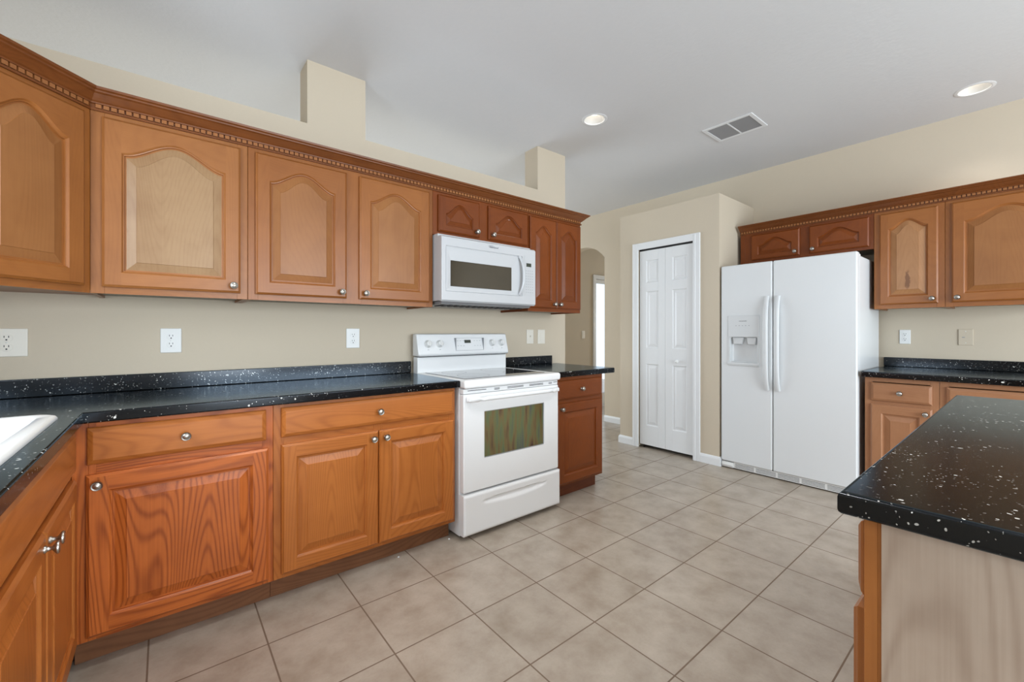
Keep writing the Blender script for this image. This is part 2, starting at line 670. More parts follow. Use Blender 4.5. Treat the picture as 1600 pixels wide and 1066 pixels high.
# hall behind the arch
HY = yc + hw + 0.03
m = MB()
m.box(XR + 0.13, 5.30, HY, HY + 0.12, 0, ZC)
m.box(6.12, 8.4, HY, HY + 0.12, 0, ZC)
m.box(5.30, 6.12, HY, HY + 0.12, 2.04, ZC)
struct(m.build('wall_hall', M['wall']), 'beige hall wall seen through the arch')
struct(MB().box(XR + 0.13, 8.4, 0.35, 0.47, 0, ZC).build('wall_hall_side', M['wall']))
struct(MB().box(8.4, 8.5, 0.35, HY + 0.12, 0, ZC).build('wall_hall_end', M['wall']))
# white door in the hall wall
m = MB()
m.box(5.24, 5.305, HY - 0.018, HY, 0, 2.10, 0.004)
m.box(6.115, 6.18, HY - 0.018, HY, 0, 2.10, 0.004)
m.box(5.303, 6.117, HY - 0.0175, HY - 0.0005, 2.035, 2.0995, 0.003)
struct(m.build('trim_2', M['trim']), 'white casing of the hall door')
d2 = struct(thing('door_2', 'white hall door with bright glass seen through the arch', 'door', (5.30, HY + 0.03, 0)))
m = MB()
m.box(0.005, 0.055, 0, 0.04, 0.01, 2.035, 0.002)
m.box(0.765, 0.815, 0, 0.04, 0.01, 2.035, 0.002)
m.box(0.055, 0.765, 0, 0.04, 1.975, 2.035, 0.002)
m.box(0.055, 0.765, 0, 0.04, 0.01, 0.2, 0.002)
m.build('door_frame', M['trim'], d2)
MB().box(0.055, 0.765, 0.015, 0.021, 0.2, 1.975).build('glass_pane', M['pane'], d2)
del d2['category']

# dining room behind the stove wall
struct(MB().box(XL - 0.13, XL, 0.0, YF, 0, ZC).build('wall_dining', M['wall']))
m = MB()
m.box(XL - 0.13, -0.4, YF, YF + 0.13, 0, ZC)
m.box(3.4, XR + 0.13, YF, YF + 0.13, 0, ZC)
m.box(-0.4, 3.4, YF, YF + 0.13, 0, 0.4)
m.box(-0.4, 3.4, YF, YF + 0.13, 2.4, ZC)
struct(m.build('wall_far', M['wall']))


def window(n, x0, x1, z0, z1, loc, rotz, cols):
    """window or glazed door in a 13 cm wall; local x along the wall, -y into the room"""
    o = struct(thing('window_%d' % n if z0 > 0.1 else 'door_%d' % n, 'white framed glazing letting in daylight', 'window', loc, rotz))
    del o['category']
    m = MB()
    f = 0.05
    m.box(x0, x0 + f, 0.02, 0.09, z0, z1)
    m.box(x1 - f, x1, 0.02, 0.09, z0, z1)
    m.box(x0, x1, 0.02, 0.09, z1 - f, z1)
    m.box(x0, x1, 0.02, 0.09, z0, z0 + f)
    for k in range(1, cols):
        x = x0 + (x1 - x0) * k / cols
        m.box(x - f / 2, x + f / 2, 0.03, 0.08, z0, z1)
    m.build('window_frame', M['trim'], o)
    MB().box(x0 + f, x1 - f, 0.05, 0.056, z0 + f, z1 - f).build('glass_pane', M['pane'], o)


window(1, -0.4, 3.4, 0.4, 2.4, (0, YF, 0), 0, 4)

# left wall: window over the sink and the patio door; the wall behind the camera
m = MB()
m.box(XL - 0.13, XL, -0.75, 0.0, 0, ZC)
m.box(XL - 0.13, XL, -1.95, -0.75, 0, 1.15)
m.box(XL - 0.13, XL, -1.95, -0.75, 2.1, ZC)
m.box(XL - 0.13, XL, -2.95, -1.95, 0, ZC)
m.box(XL - 0.13, XL, -5.65, -2.95, 2.2, ZC)
m.box(XL - 0.13, XL, YB, -5.65, 0, ZC)
struct(m.build('wall_left', M['wall']))
window(2, -1.95, -0.75, 1.15, 2.1, (XL, 0, 0), PI / 2, 2)
window(3, -5.65, -2.95, 0.0, 2.2, (XL, 0, 0), PI / 2, 3)
m = MB()
m.box(XL - 0.13, 0.3, YB - 0.13, YB, 0, ZC)
m.box(3.7, XR + 0.13, YB - 0.13, YB, 0, ZC)
m.box(0.3, 3.7, YB - 0.13, YB, 0, 0.6)
m.box(0.3, 3.7, YB - 0.13, YB, 2.35, ZC)
struct(m.build('wall_rear', M['wall']))
window(4, -3.7, -0.3, 0.6, 2.35, (0, YB, 0), PI, 4)

# pantry box with its door opening
PX, PY0, PY1, PZ = 3.81, 0.126, -0.934, 2.425
DO0, DO1, DZ = -0.100, -0.702, 2.045
m = MB()
m.prism([(PY1, 0), (DO1, 0), (DO1, DZ), (DO0, DZ), (DO0, 0), (PY0, 0), (PY0, PZ), (PY1, PZ)], 'x', PX, PX + 0.115)
m.box(PX + 0.115, XR, PY1, PY1 + 0.115, 0, PZ)
m.box(PX + 0.115, XR, PY0 - 0.115, PY0, 0, PZ)
m.box(PX + 0.115, XR, PY1 + 0.115, PY0 - 0.115, PZ - 0.1, PZ)
struct(m.build('wall_pantry', M['wall']), 'beige pantry box with flat top standing out from the right wall')

# pantry door casing
prof = 0.062
m = MB()
for a, b in ((DO0 - 0.006, DO0 + prof), (DO1 - prof, DO1 + 0.006)):
    m.box(PX - 0.016, PX - 0.0005, a, b, 0, DZ + prof, 0.004)
    m.box(PX - 0.020, PX - 0.010, (a + b) / 2 + 0.006, (a + b) / 2 + 0.024, 0.0, DZ + prof - 0.012, 0.003)
m.box(PX - 0.0155, PX - 0.0005, DO1 + 0.004, DO0 - 0.004, DZ - 0.006, DZ + prof - 0.0005, 0.003)
struct(m.build('trim_1', M['trim']), 'white casing round the pantry door')


# bifold leaves with three raised panels each
def bifold_leaf(name, x0, x1, parent):
    """local frame: x along the wall (to the right in view), -y to the room"""
    wd = x1 - x0
    z0, z1 = 0.035, DZ - 0.022
    m = MB()
    panels = [(z0 + 0.20, z0 + 0.83), (z0 + 0.99, z0 + 1.57), (z0 + 1.66, z1 - 0.10)]
    mg = 0.075
    edges_z = [z0] + [q for p in panels for q in p] + [z1]
    t = 0.034
    # frame: stiles and rails
    m.box(x0, x0 + mg, -t, 0, z0, z1, 0.0015)
    m.box(x1 - mg, x1, -t, 0, z0, z1, 0.0015)
    for a, b in zip(edges_z[0::2], edges_z[1::2]):
        m.box(x0 + mg, x1 - mg, -t, 0, a, b)
    for a, b in panels:
        X0, X1 = x0 + mg, x1 - mg
        loops = [(0, -t), (0.010, -t + 0.009), (0.018, -t + 0.009), (0.042, -t + 0.002)]
        rings = []
        for ins, y in loops:
            rings.append([m.bm.verts.new(v) for v in ((X0 + ins, y, a + ins), (X1 - ins, y, a + ins), (X1 - ins, y, b - ins), (X0 + ins, y, b - ins))])
        for r0, r1 in zip(rings, rings[1:]):
            for k in range(4):
                m.bm.faces.new((r0[k], r0[(k + 1) % 4], r1[(k + 1) % 4], r1[k]))
        m.bm.faces.new(rings[-1])
    return m.build(name, M['trim'], parent)


door1 = struct(thing('door_1', 'white bifold pantry door with raised panels and round knob', 'door', (PX + 0.045, DO0, 0), -PI / 2))
del door1['category']
dw = DO0 - DO1
l1 = bifold_leaf('door_leaf', 0.012, dw / 2 - 0.001, door1)
l2 = bifold_leaf('door_leaf', dw / 2 + 0.001, dw - 0.004, door1)
MB().lathe([(0.008, -0.034), (0.008, -0.046), (0.017, -0.052), (0.017, -0.060), (0.010, -0.066), (0.0, -0.067)], (0.433, 0, 0.905), 'y', 20).build('knob', M['plastic'], l2, smooth=40)
m = MB()
m.box(0.004, dw - 0.004, -0.030, 0.0, DZ - 0.016, DZ - 0.001)
m.build('track', M['black'], door1)
MB().box(0.0, 0.05, -0.03, 0.0, 0.002, 0.012).build('floor_bracket', M['brushed'], door1)

# baseboards


def baseboard(name, path, label=None):
    p = [(0, 0.001), (0.014, 0.001), (0.014, 0.062), (0.010, 0.074), (0.004, 0.083), (0, 0.083)]
    return struct(MB().sweep(path, p).build(name, M['trim']), label)


baseboard('baseboard_right', [(XR, yc - hw - 0.002), (XR, PY0)], 'white baseboard between the arch and the pantry')
baseboard('baseboard_pantry', [(PX + 0.70, PY0), (PX, PY0), (PX, DO0 + prof)], 'white baseboard left of the pantry door')
baseboard('baseboard_pantry_end', [(PX, DO1 - prof), (PX, PY1), (PX + 0.03, PY1)], 'white baseboard between pantry door and fridge')
baseboard('baseboard_hall', [(XR + 0.14, HY), (5.238, HY)])

# ------------------------------------------------------------------ cabinet parts


def knob_mesh():
    m = MB()
    m.lathe([(0.009, 0.0), (0.009, -0.003), (0.0055, -0.006), (0.005, -0.014), (0.010, -0.018), (0.0155, -0.021), (0.0165, -0.024), (0.0150, -0.027)], (0, 0, 0), 'y', 24, 0)
    m.lathe([(0.0150, -0.027), (0.0115, -0.0262)], (0, 0, 0), 'y', 24, 1)
    m.lathe([(0.0115, -0.0262), (0.0085, -0.0285), (0.0, -0.0295)], (0, 0, 0), 'y', 24, 0)
    o = m.build('knob_source', [M['nickel'], M['brushed']])
    me = o.data
    bpy.data.objects.remove(o)
    return me


KNOB = knob_mesh()


def bell(u):
    return (0.5 * (1 + math.cos(PI * u))) ** 0.88


def door_panel(name, w, h, mats, parent, loc, arch=0.0, stile=0.058, rail=0.058, t=0.0195, knob=None, label=None):
    """raised-panel door, origin at its lower left back corner; front at y = -t.
    mats = (vertical grain, horizontal grain)"""
    m = MB()
    bm = m.bm
    NA = 22 if arch > 0 else 2
    e1, e2 = 0.004, 0.009
    V = lambda x, y, z: bm.verts.new((x, y, z))

    def face(vs, mi=0):
        f = bm.faces.new(vs)
        f.material_index = mi
        return f
    # outer edge loops
    lo = []
    for ins, y in ((0, 0), (0, -t + 0.0075), (e1, -t + 0.0045), (e2, -t)):
        lo.append([V(ins, y, ins), V(w - ins, y, ins), V(w - ins, y, h - ins), V(ins, y, h - ins)])
    for r0, r1 in zip(lo, lo[1:]):
        for k in range(4):
            face((r0[k], r0[(k + 1) % 4], r1[(k + 1) % 4], r1[k]), 1 if k in (0, 2) else 0)
    face(lo[0])
    F = lo[-1]
    a0, a1, b0 = stile, w - stile, rail
    top_s = h - rail - arch       # spring line of the arch

    def opening(d, y):
        x0, x1 = a0 + d, a1 - d
        pts = [(x0, b0 + d), (x1, b0 + d)]
        for k in range(NA + 1):
            u = 1 - 2 * k / NA
            pts.append(((x0 + x1) / 2 + u * (x1 - x0) / 2, top_s - d + arch * bell(u)))
        return [V(px, y, pz) for px, pz in pts]
    O = opening(0, -t)
    # stiles (full height) and rails
    e = e2
    bl, br_, tr, tl = F
    tB0, tB1 = V(a0, -t, e), V(a1, -t, e)
    tT0, tT1 = V(a0, -t, h - e), V(a1, -t, h - e)
    face((bl, tB0, O[0], O[-1], tT0, tl), 0)
    face((tB1, br_, tr, tT1, O[2], O[1]), 0)
    face((tB0, tB1, O[1], O[0]), 1)
    topv = [V(O[2 + k].co.x, -t, h - e) if 0 < k < NA else (tT1 if k == 0 else tT0) for k in range(NA + 1)]
    for k in range(NA):
        face((O[2 + k], topv[k], topv[k + 1], O[3 + k]), 1)
    # moulding and raised field
    rings = [O]
    prof = [(0.0025, -t + 0.002), (0.006, -t + 0.0060), (0.009, -t + 0.0070), (0.0105, -t + 0.0125), (0.0155, -t + 0.0125), (0.046, -t + 0.0035), (0.0475, -t + 0.0015)]
    lim = min((a1 - a0) / 2, (h - 2 * rail - arch) / 2) * 0.80
    sc = min(1.0, lim / 0.0475)
    for d, y in prof:
        rings.append(opening(d * sc, y))
    for r0, r1 in zip(rings, rings[1:]):
        n = len(r0)
        for k in range(n):
            mi = 2
            if r0 in rings[:5]:
                mi = 1 if (k == 0 or 2 <= k < n - 1) else 0
            face((r0[k], r0[(k + 1) % n], r1[(k + 1) % n], r1[k]), mi)
    fld = face(rings[-1], 2)
    big = [f for f in bm.faces if len(f.verts) > 6]
    for f in big:
        f.normal_update()
    bmesh.ops.triangulate(bm, faces=big)
    o = m.build(name, list(mats), parent, loc)
    if label: o['label'] = label
    if knob:
        mesh_part('knob', KNOB, o, (knob[0], -t, knob[1]))
    return o


def drawer_front(name, w, h, mats, parent, loc, knob=True, t=0.0195):
    m = MB()
    lo = []
    for ins, y in ((0, 0), (0, -t + 0.010), (0.003, -t + 0.0065), (0.014, -t + 0.001), (0.017, -t)):
        lo.append([m.bm.verts.new(v) for v in ((ins, y, ins), (w - ins, y, ins), (w - ins, y, h - ins), (ins, y, h - ins))])
    for r0, r1 in zip(lo, lo[1:]):
        for k in range(4):
            m.bm.faces.new((r0[k], r0[(k + 1) % 4], r1[(k + 1) % 4], r1[k]))
    m.bm.faces.new(lo[0])
    m.bm.faces.new(lo[-1])
    o = m.build(name, mats[1], parent, loc)
    if knob:
        mesh_part('knob', KNOB, o, (w / 2, -t, h / 2))
    return o


def face_frame(w, z0, z1, yb, t, mats, parent, rails, stiles):
    """stiles: list of (x0,x1) full height; rails: list of (x0,x1,z0,z1)"""
    m = MB()
    for a, b in stiles:
        m.box(a, b, yb - t, yb, z0, z1, 0.0008, 1, 0)
    for a, b, c, d in rails:
        m.box(a, b, yb - t, yb, c, d, 0.0, 1, 1)
    return m.build('face_frame', list(mats), parent)


def wall_cabinet(name, label, loc, rotz, w, depth, h, mats, doors, recess=0.012, rail_b=0.05, rail_t=0.06, mids=()):
    """doors: list of (x0, x1, z0, z1, knob side 'L'/'R'/None, arch)"""
    o = thing(name, label, 'cabinet', loc, rotz)
    ff = 0.019
    m = MB()
    yb = -depth + ff
    m.box(0.0005, 0.016, yb, -0.001, 0, h, 0, 1, 0)
    m.box(w - 0.016, w - 0.0005, yb, -0.001, 0, h, 0, 1, 0)
    m.box(0.016, w - 0.016, yb, -0.001, h - 0.016, h, 0, 1, 0)
    m.box(0.016, w - 0.016, yb, -0.001, recess, recess + 0.014, 0, 1, 1)
    m.box(0.016, w - 0.016, -0.008, -0.001, recess + 0.014, h - 0.016, 0, 1, 0)
    m.build('cabinet_body', [mats[0], M['raw_inside']], o)
    st = [(0.0005, 0.042), (w - 0.042, w - 0.0005)] + list(mids)
    xs = sorted([0.042, w - 0.042] + [q for s in mids for q in s])
    rl = []
    for a, b in zip(xs[0::2], xs[1::2]):
        rl += [(a, b, 0, rail_b), (a, b, h - rail_t, h)]
    face_frame(w, 0, h, yb, ff, mats, o, rl, st)
    for d in doors:
        x0, x1, z0, z1, side, ar = d[:6]
        ww, hh = x1 - x0, z1 - z0
        kn = None
        if side == 'R': kn = (ww - 0.029, 0.032)
        if side == 'L': kn = (0.029, 0.032)
        small = hh < 0.35
        door_panel('door', ww, hh, mats if len(d) < 7 else d[6], o, (x0, -depth - 0.0005, z0), ar,
                   stile=0.05 if ww < 0.33 else 0.058, rail=0.042 if small else 0.058, knob=kn)
    return o


def base_cabinet(name, label, loc, rotz, w, depth, mats, drawers, doors, mids=(), rail_mid=(0.690, 0.730), ztop=0.873, toe=True, toe_mat=None):
    o = thing(name, label, 'cabinet', loc, rotz)
    ff = 0.019
    yb = -depth + ff
    z0 = 0.105
    m = MB()
    m.box(0.0005, 0.016, yb, -0.003, z0, ztop, 0, 1, 0)
    m.box(w - 0.016, w - 0.0005, yb, -0.003, z0, ztop, 0, 1, 0)
    m.box(0.016, w - 0.016, yb, -0.003, z0, z0 + 0.016, 0, 1, 0)
    m.box(0.016, w - 0.016, -0.012, -0.003, z0 + 0.016, ztop, 0, 1, 0)
    m.build('cabinet_body', mats[0], o)
    if toe:
        MB().box(0.0005, w - 0.0005, yb + 0.05, yb + 0.066, 0.0005, z0 - 0.0003, 0, 1).build('toe_kick', toe_mat or M['kick'], o)
        MB().box(0.0005, 0.016, yb + 0.068, -0.003, 0.0005, z0 - 0.0003).build('toe_side', mats[0], o)
        MB().box(w - 0.016, w - 0.0005, yb + 0.068, -0.003, 0.0005, z0 - 0.0003).build('toe_side', mats[0], o)
    st = [(0.0005, 0.042), (w - 0.042, w - 0.0005)] + list(mids)
    xs = sorted([0.042, w - 0.042] + [q for s in mids for q in s])
    rl = []
    for a, b in zip(xs[0::2], xs[1::2]):
        rl += [(a, b, z0, z0 + 0.045), (a, b, rail_mid[0] - 0.012, rail_mid[1] + 0.012), (a, b, ztop - 0.03, ztop)]
    face_frame(w, z0, ztop, yb, ff, mats, o, rl, st)
    for d in drawers:
        x0, x1, a, b, kn = d[:5]
        drawer_front('drawer', x1 - x0, b - a, d[5] if len(d) > 5 else mats, o, (x0, -depth - 0.0005, a), kn)
    for d in doors:
        x0, x1, a, b, side = d[:5]
        ww, hh = x1 - x0, b - a
        kn = None
        if side == 'R': kn = (ww - 0.030, hh - 0.034)
        if side == 'L': kn = (0.030, hh - 0.034)
        door_panel('door', ww, hh, d[5] if len(d) > 5 else mats, o, (x0, -depth - 0.0005, a), 0.0, knob=kn)
    return o


UB, UH = 1.345, 0.745       # wall cabinets: bottom and box height
UD = 0.33                   # depth to the face frame front
DZ0, DZ1 = 0.027, 0.707     # door bottom and top above UB

# --- wall cabinets over the stove run
wall_cabinet('wall_cabinet', 'square maple wall cabinet with one wide knotty arched door beside the corner cabinet', (-0.229, 0, UB), 0, 0.534, UD, UH, MAPLE_PALE,
             [(0.034, 0.504, DZ0, DZ1, 'R', 0.075)])
wall_cabinet('wall_cabinet', 'two-door maple wall cabinet left of the microwave, knobs meeting at its middle', (0.306, 0, UB), 0, 0.984, UD, UH, MAPLE,
             [(0.030, 0.456, DZ0, DZ1, 'R', 0.070), (0.526, 0.956, DZ0, DZ1, 'L', 0.070)], mids=[(0.440, 0.542)])
wall_cabinet('wall_cabinet', 'short cabinet with two small arched doors above the microwave', (1.2905, 0, 1.800), 0, 0.789, UD, UB + UH - 1.800, REDDISH_SHADED,
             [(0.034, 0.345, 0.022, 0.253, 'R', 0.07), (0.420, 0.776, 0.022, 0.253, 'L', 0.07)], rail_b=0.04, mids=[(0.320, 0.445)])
wall_cabinet('wall_cabinet', 'narrow two-door reddish wall cabinet right of the microwave at the wall end', (2.080, 0, UB), 0, 0.575, UD, UH, REDDISH_SHADED,
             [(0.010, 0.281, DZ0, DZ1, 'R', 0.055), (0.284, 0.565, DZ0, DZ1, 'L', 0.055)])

# diagonal corner cabinet
o = thing('corner_cabinet', 'diagonal corner wall cabinet with one arched door at the left edge', 'cabinet', (0, 0, UB))
j0, j1 = (-0.529, -0.630), (-0.2295, -0.3305)
MB().prism([(XL + 0.001, -0.001), (j1[0], -0.001), (j1[0], j1[1] + 0.02), (j0[0] - 0.02, j0[1]), (XL + 0.001, j0[1])], 'z', 0.012, UH).build('cabinet_body', [MAPLE[0]], o)
fw = math.hypot(j1[0] - j0[0], j1[1] - j0[1])
fo = bpy.data.objects.new('door_side', None)
bpy.data.objects.remove(fo)
m = MB()
for a, b, c, d, mi in ((0.0, 0.042, 0, UH, 0), (fw - 0.03, fw, 0, UH, 0), (0.042, fw - 0.03, 0, 0.05, 1), (0.042, fw - 0.03, UH - 0.06, UH, 1)):
    m.box(a, b, 0, 0.019, c, d, 0, 1, mi)
ffo = m.build('face_frame', list(MAPLE), o, (j0[0], j0[1], 0), PI / 4)
dr = door_panel('door', fw - 0.062, DZ1 - DZ0, MAPLE, o, (j0[0], j0[1], DZ0), 0.075)
dr.rotation_euler = (0, 0, PI / 4)
off = Matrix.Rotation(PI / 4, 3, 'Z') @ Vector((0.033, -0.0005, 0))
dr.location = (j0[0] + off.x, j0[1] + off.y, DZ0)


# --- crown with dentils
def crown(name, label, path, zb, mats, cap_pitch=0.0225):
    o = thing(name, label, 'molding', (path[0][0], path[0][1], zb))
    px, py = path[0]
    P = [(x - px, y - py) for x, y in path]
    e = 0.0008
    prof = [(e, 0.0), (0.008, 0.0), (0.008, 0.008), (0.0018, 0.0105), (0.0018, 0.0255), (0.010, 0.027), (0.012, 0.032), (0.018, 0.036), (0.027, 0.045), (0.038, 0.057),
            (0.046, 0.061), (0.048, 0.066), (0.056, 0.070), (0.059, 0.078), (e, 0.078)]
    MB().sweep(P, prof).build('cornice', mats[1], o)
    m = MB()
    for (x0, y0), (x1, y1) in zip(P, P[1:]):
        L = math.hypot(x1 - x0, y1 - y0)
        d = Vector((x1 - x0, y1 - y0)) / L
        nrm = Vector((d.y, -d.x))
        n = int((L - 0.012) / cap_pitch)
        s0 = (L - (n - 1) * cap_pitch) / 2
        for k in range(n):
            c = Vector((x0, y0)) + d * (s0 + k * cap_pitch)
            vs = []
            for sx, oo, z in ((-1, 0.0019, 0.0107), (1, 0.0019, 0.0107), (1, 0.0019, 0.0252), (-1, 0.0019, 0.0252), (-1, 0.0095, 0.0107), (1, 0.0095, 0.0107), (1, 0.0095, 0.0252), (-1, 0.0095, 0.0252)):
                q = c + d * (sx * 0.0083) + nrm * oo
                vs.append(m.bm.verts.new((q.x, q.y, z)))
            for f in ((0, 1, 2, 3), (4, 5, 6, 7), (0, 1, 5, 4), (1, 2, 6, 5), (2, 3, 7, 6), (3, 0, 4, 7)):
                m.bm.faces.new([vs[i] for i in f])
    m.build('dentil_row', DENT, o)
    return o


DENT = wood('dentil_wood', lin(152, 98, 56), lin(116, 68, 34), 'V', oak=0.1, fig=0.5)
CW = wood_pair('crown_wood', lin(120, 68, 32), lin(74, 36, 14), oak=0.3, fig=0.7, rough=0.3)
crown('crown_molding', 'dentil crown running along the wall cabinets over the stove', [(XL + 0.002, j0[1]), j0, j1, (2.656, -0.3305), (2.656, -0.002)], 2.071, CW)

# --- base cabinets on the stove wall
BD = 0.598
TK = wood('dark_toe_kick', lin(104, 52, 26), lin(70, 32, 14), 'H', oak=0.3, rough=0.5)
base_cabinet('base_cabinet', 'red oak base cabinet with one broad flame-grained door beside the sink corner', (-0.2495, 0, 0), 0, 0.615, BD, OAKR,
             [(0.039, 0.587, 0.725, 0.855, True, OAK)], [(0.037, 0.595, 0.122, 0.690, 'L')], mids=[(0.0425, 0.062)])
base_cabinet('base_cabinet', 'honey oak two-door base cabinet with wide drawer left of the range', (0.366, 0, 0), 0, 0.920, BD, OAK,
             [(0.030, 0.905, 0.727, 0.857, True)], [(0.030, 0.465, 0.126, 0.694, 'R'), (0.470, 0.905, 0.126, 0.694, 'L')], mids=[(0.445, 0.490)])
base_cabinet('base_cabinet', 'narrow dark reddish base cabinet with one drawer right of the range', (2.085, 0, 0), 0, 0.520, BD, REDDISH_SHADED,
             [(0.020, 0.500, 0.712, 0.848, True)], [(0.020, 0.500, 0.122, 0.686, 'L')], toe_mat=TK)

# --- sink base cabinet on the left wall (front faces +x)
SX = -0.2285
sw = 1.021
base_cabinet('sink_base_cabinet', 'oak sink cabinet with plain false front and two doors at the left edge', (XL, -1.620, 0), PI / 2, sw - 0.0, abs(XL - (-0.250)), OAK,
             [(0.018, 0.975, 0.712, 0.856, False)], [(0.015, 0.498, 0.122, 0.688, 'R'), (0.502, 0.985, 0.122, 0.688, 'L')], mids=[(0.475, 0.525)])
# corner filler
# --- countertops


def slab(name_parts, outline, z0, z1, parent, bev=0.007):
    m = MB()
    m.prism(outline, 'z', z0, z1, bev=bev, seg=3)
    return m.build(name_parts, M['counter'], parent, smooth=35)


CF = -0.635
ct = thing('countertop', 'black speckled L-shaped countertop around the sink corner', 'countertop', (XL, 0, 0))
# outline in thing space, with a cut-out for the sink bowl made from strips
sx0, sx1, sy0, sy1 = 0.075, 0.560, -1.475, -0.720      # sink hole
E1 = 1.299 - XL
FX = -0.215 - XL
out = [(0.002, -0.002), (0.002, sy1), (sx1, sy1), (sx1, sy0), (0.002, sy0), (0.002, -2.3), (FX, -2.3), (FX, CF), (E1, CF), (E1, -0.002)]
m = MB()
m.prism(out, 'z', 0.8745, 0.914, bev=0.006, seg=3)
m.box(0.002, sx0, sy0 + 0.0005, sy1 - 0.0005, 0.8745, 0.914)
m.build('counter_slab', M['counter'], ct, smooth=35)
MB().box(0.0025, 1.296 - XL, -0.022, -0.002, 0.9145, 0.992, 0.004).build('backsplash', M['counter'], ct, smooth=35)
MB().box(0.002, 0.021, -2.3, -0.0225, 0.9145, 0.992, 0.004).build('backsplash', M['counter'], ct, smooth=35)

ct = thing('countertop', 'short black countertop between the range and the wall end', 'countertop', (2.078, 0, 0))
slab('counter_slab', [(0, -0.002), (0.630, -0.002), (0.630, CF), (0, CF)], 0.8745, 0.914, ct, 0.006)
MB().box(0.0, 0.560, -0.022, -0.002, 0.9145, 0.985, 0.004).build('backsplash', M['counter'], ct, smooth=35)

# ------------------------------------------------------------------ sink
sk = thing('sink', 'white drop-in sink bowl in the black counter at the left edge', 'sink', (XL, 0, 0.914))


def rrect(x0, x1, y0, y1, r, n=6):
    pts = []
    for cx, cy, a0 in ((x1 - r, y1 - r, 0), (x0 + r, y1 - r, PI / 2), (x0 + r, y0 + r, PI), (x1 - r, y0 + r, 3 * PI / 2)):
        for k in range(n + 1):
            a = a0 + PI / 2 * k / n
            pts.append((cx + r * math.cos(a), cy + r * math.sin(a)))
    return pts


m = MB()
rings = []
for ins, z, r in ((0.0, 0.0005, 0.06), (0.0, 0.006, 0.06), (0.005, 0.012, 0.058), (0.014, 0.014, 0.055), (0.040, 0.012, 0.05), (0.050, 0.004, 0.055), (0.056, -0.02, 0.06), (0.075, -0.16, 0.06), (0.12, -0.185, 0.08)):
    rings.append([m.bm.verts.new((x, y, z)) for x, y in rrect(0.045 + ins, 0.598 - ins, -1.515 + ins, -0.684 - ins, r)])
for r0, r1 in zip(rings, rings[1:]):
    n = len(r0)
    for k in range(n):
        m.bm.faces.new((r0[k], r0[(k + 1) % n], r1[(k + 1) % n], r1[k]))
m.bm.faces.new(rings[-1])
m.build('sink_bowl', M['porcelain'], sk, smooth=60)
MB().lathe([(0.0, -0.182), (0.03, -0.182), (0.045, -0.1845)], (0.32, -1.1, 0), 'z', 24).build('drain', M['nickel'], sk)

# ------------------------------------------------------------------ boolean helper (applied, nothing left behind)


def cut(obj, cutters):
    obj.modifiers.clear()
    for c in cutters:
        md = obj.modifiers.new('cut', 'BOOLEAN')
        md.operation = 'DIFFERENCE'
        md.object = c
        md.solver = 'EXACT'
    bpy.context.view_layer.update()
    dg = bpy.context.evaluated_depsgraph_get()
    me = bpy.data.meshes.new_from_object(obj.evaluated_get(dg))
    obj.modifiers.clear()
    weighted(obj)
    old = obj.data
    obj.data = me
    bpy.data.meshes.remove(old)
    for c in cutters:
        bpy.data.objects.remove(c)
    return obj


# ------------------------------------------------------------------ electric range
RW = 0.766
rg = thing('electric_range', 'white freestanding electric range with black glass cooktop', 'stove', (1.3015, 0, 0))
m = MB()
m.box(0.004, RW - 0.004, -0.615, -0.03, 0.018, 0.890, 0.004)
m.build('range_body', M['enamel'], rg)
for x in (0.05, RW - 0.05):
    for y in (-0.56, -0.08):
        MB().lathe([(0.018, 0.0005), (0.018, 0.018)], (x, y, 0), 'z', 12, cap=True).build('levelling_foot', M['black'], rg)
# cooktop frame with rounded front and the glass
m = MB()
m.box(0.0, RW, -0.682, -0.09, 0.868, 0.9165, 0.014, 4)
m.build('cooktop_frame', M['enamel'], rg, smooth=40)
cg = MB().box(0.045, RW - 0.085, -0.610, -0.125, 0.9168, 0.9190, 0.0008).build('glass_cooktop', M['cooktop_glass'], rg)
for bx, by, r in ((0.20, -0.47, 0.10), (0.54, -0.47, 0.08), (0.20, -0.24, 0.08), (0.54, -0.24, 0.10)):
    MB().lathe([(r, 0), (r + 0.0015, 0.0001), (r + 0.003, 0)], (bx, by, 0.9191), 'z', 48).build('burner_ring', M['lcd'], cg)
# backguard
m = MB()
m.box(0.006, RW - 0.006, -0.092, -0.03, 0.890, 1.020, 0.004)
m.build('backguard_riser', M['enamel'], rg)
m = MB()
m.prism([(-0.028, 1.024), (-0.112, 1.024), (-0.122, 1.036), (-0.120, 1.048), (-0.088, 1.168), (-0.078, 1.178), (-0.028, 1.178)], 'x', 0.0, RW, bev=0.012, seg=4)
cp = m.build('control_panel', M['enamel'], rg, smooth=50)
MB().box(0.02, RW - 0.02, -0.10, -0.03, 1.0195, 1.0245).build('seam_shadow_gap', M['shadow'], rg)
tilt = math.atan2(0.032, 0.120)


def on_panel(x, z, out=0.0):
    """point on the slanted face of the control panel"""
    k = (z - 1.048) / 0.120
    return (x, -0.120 + 0.032 * k - out * math.cos(tilt), z + out * math.sin(tilt))


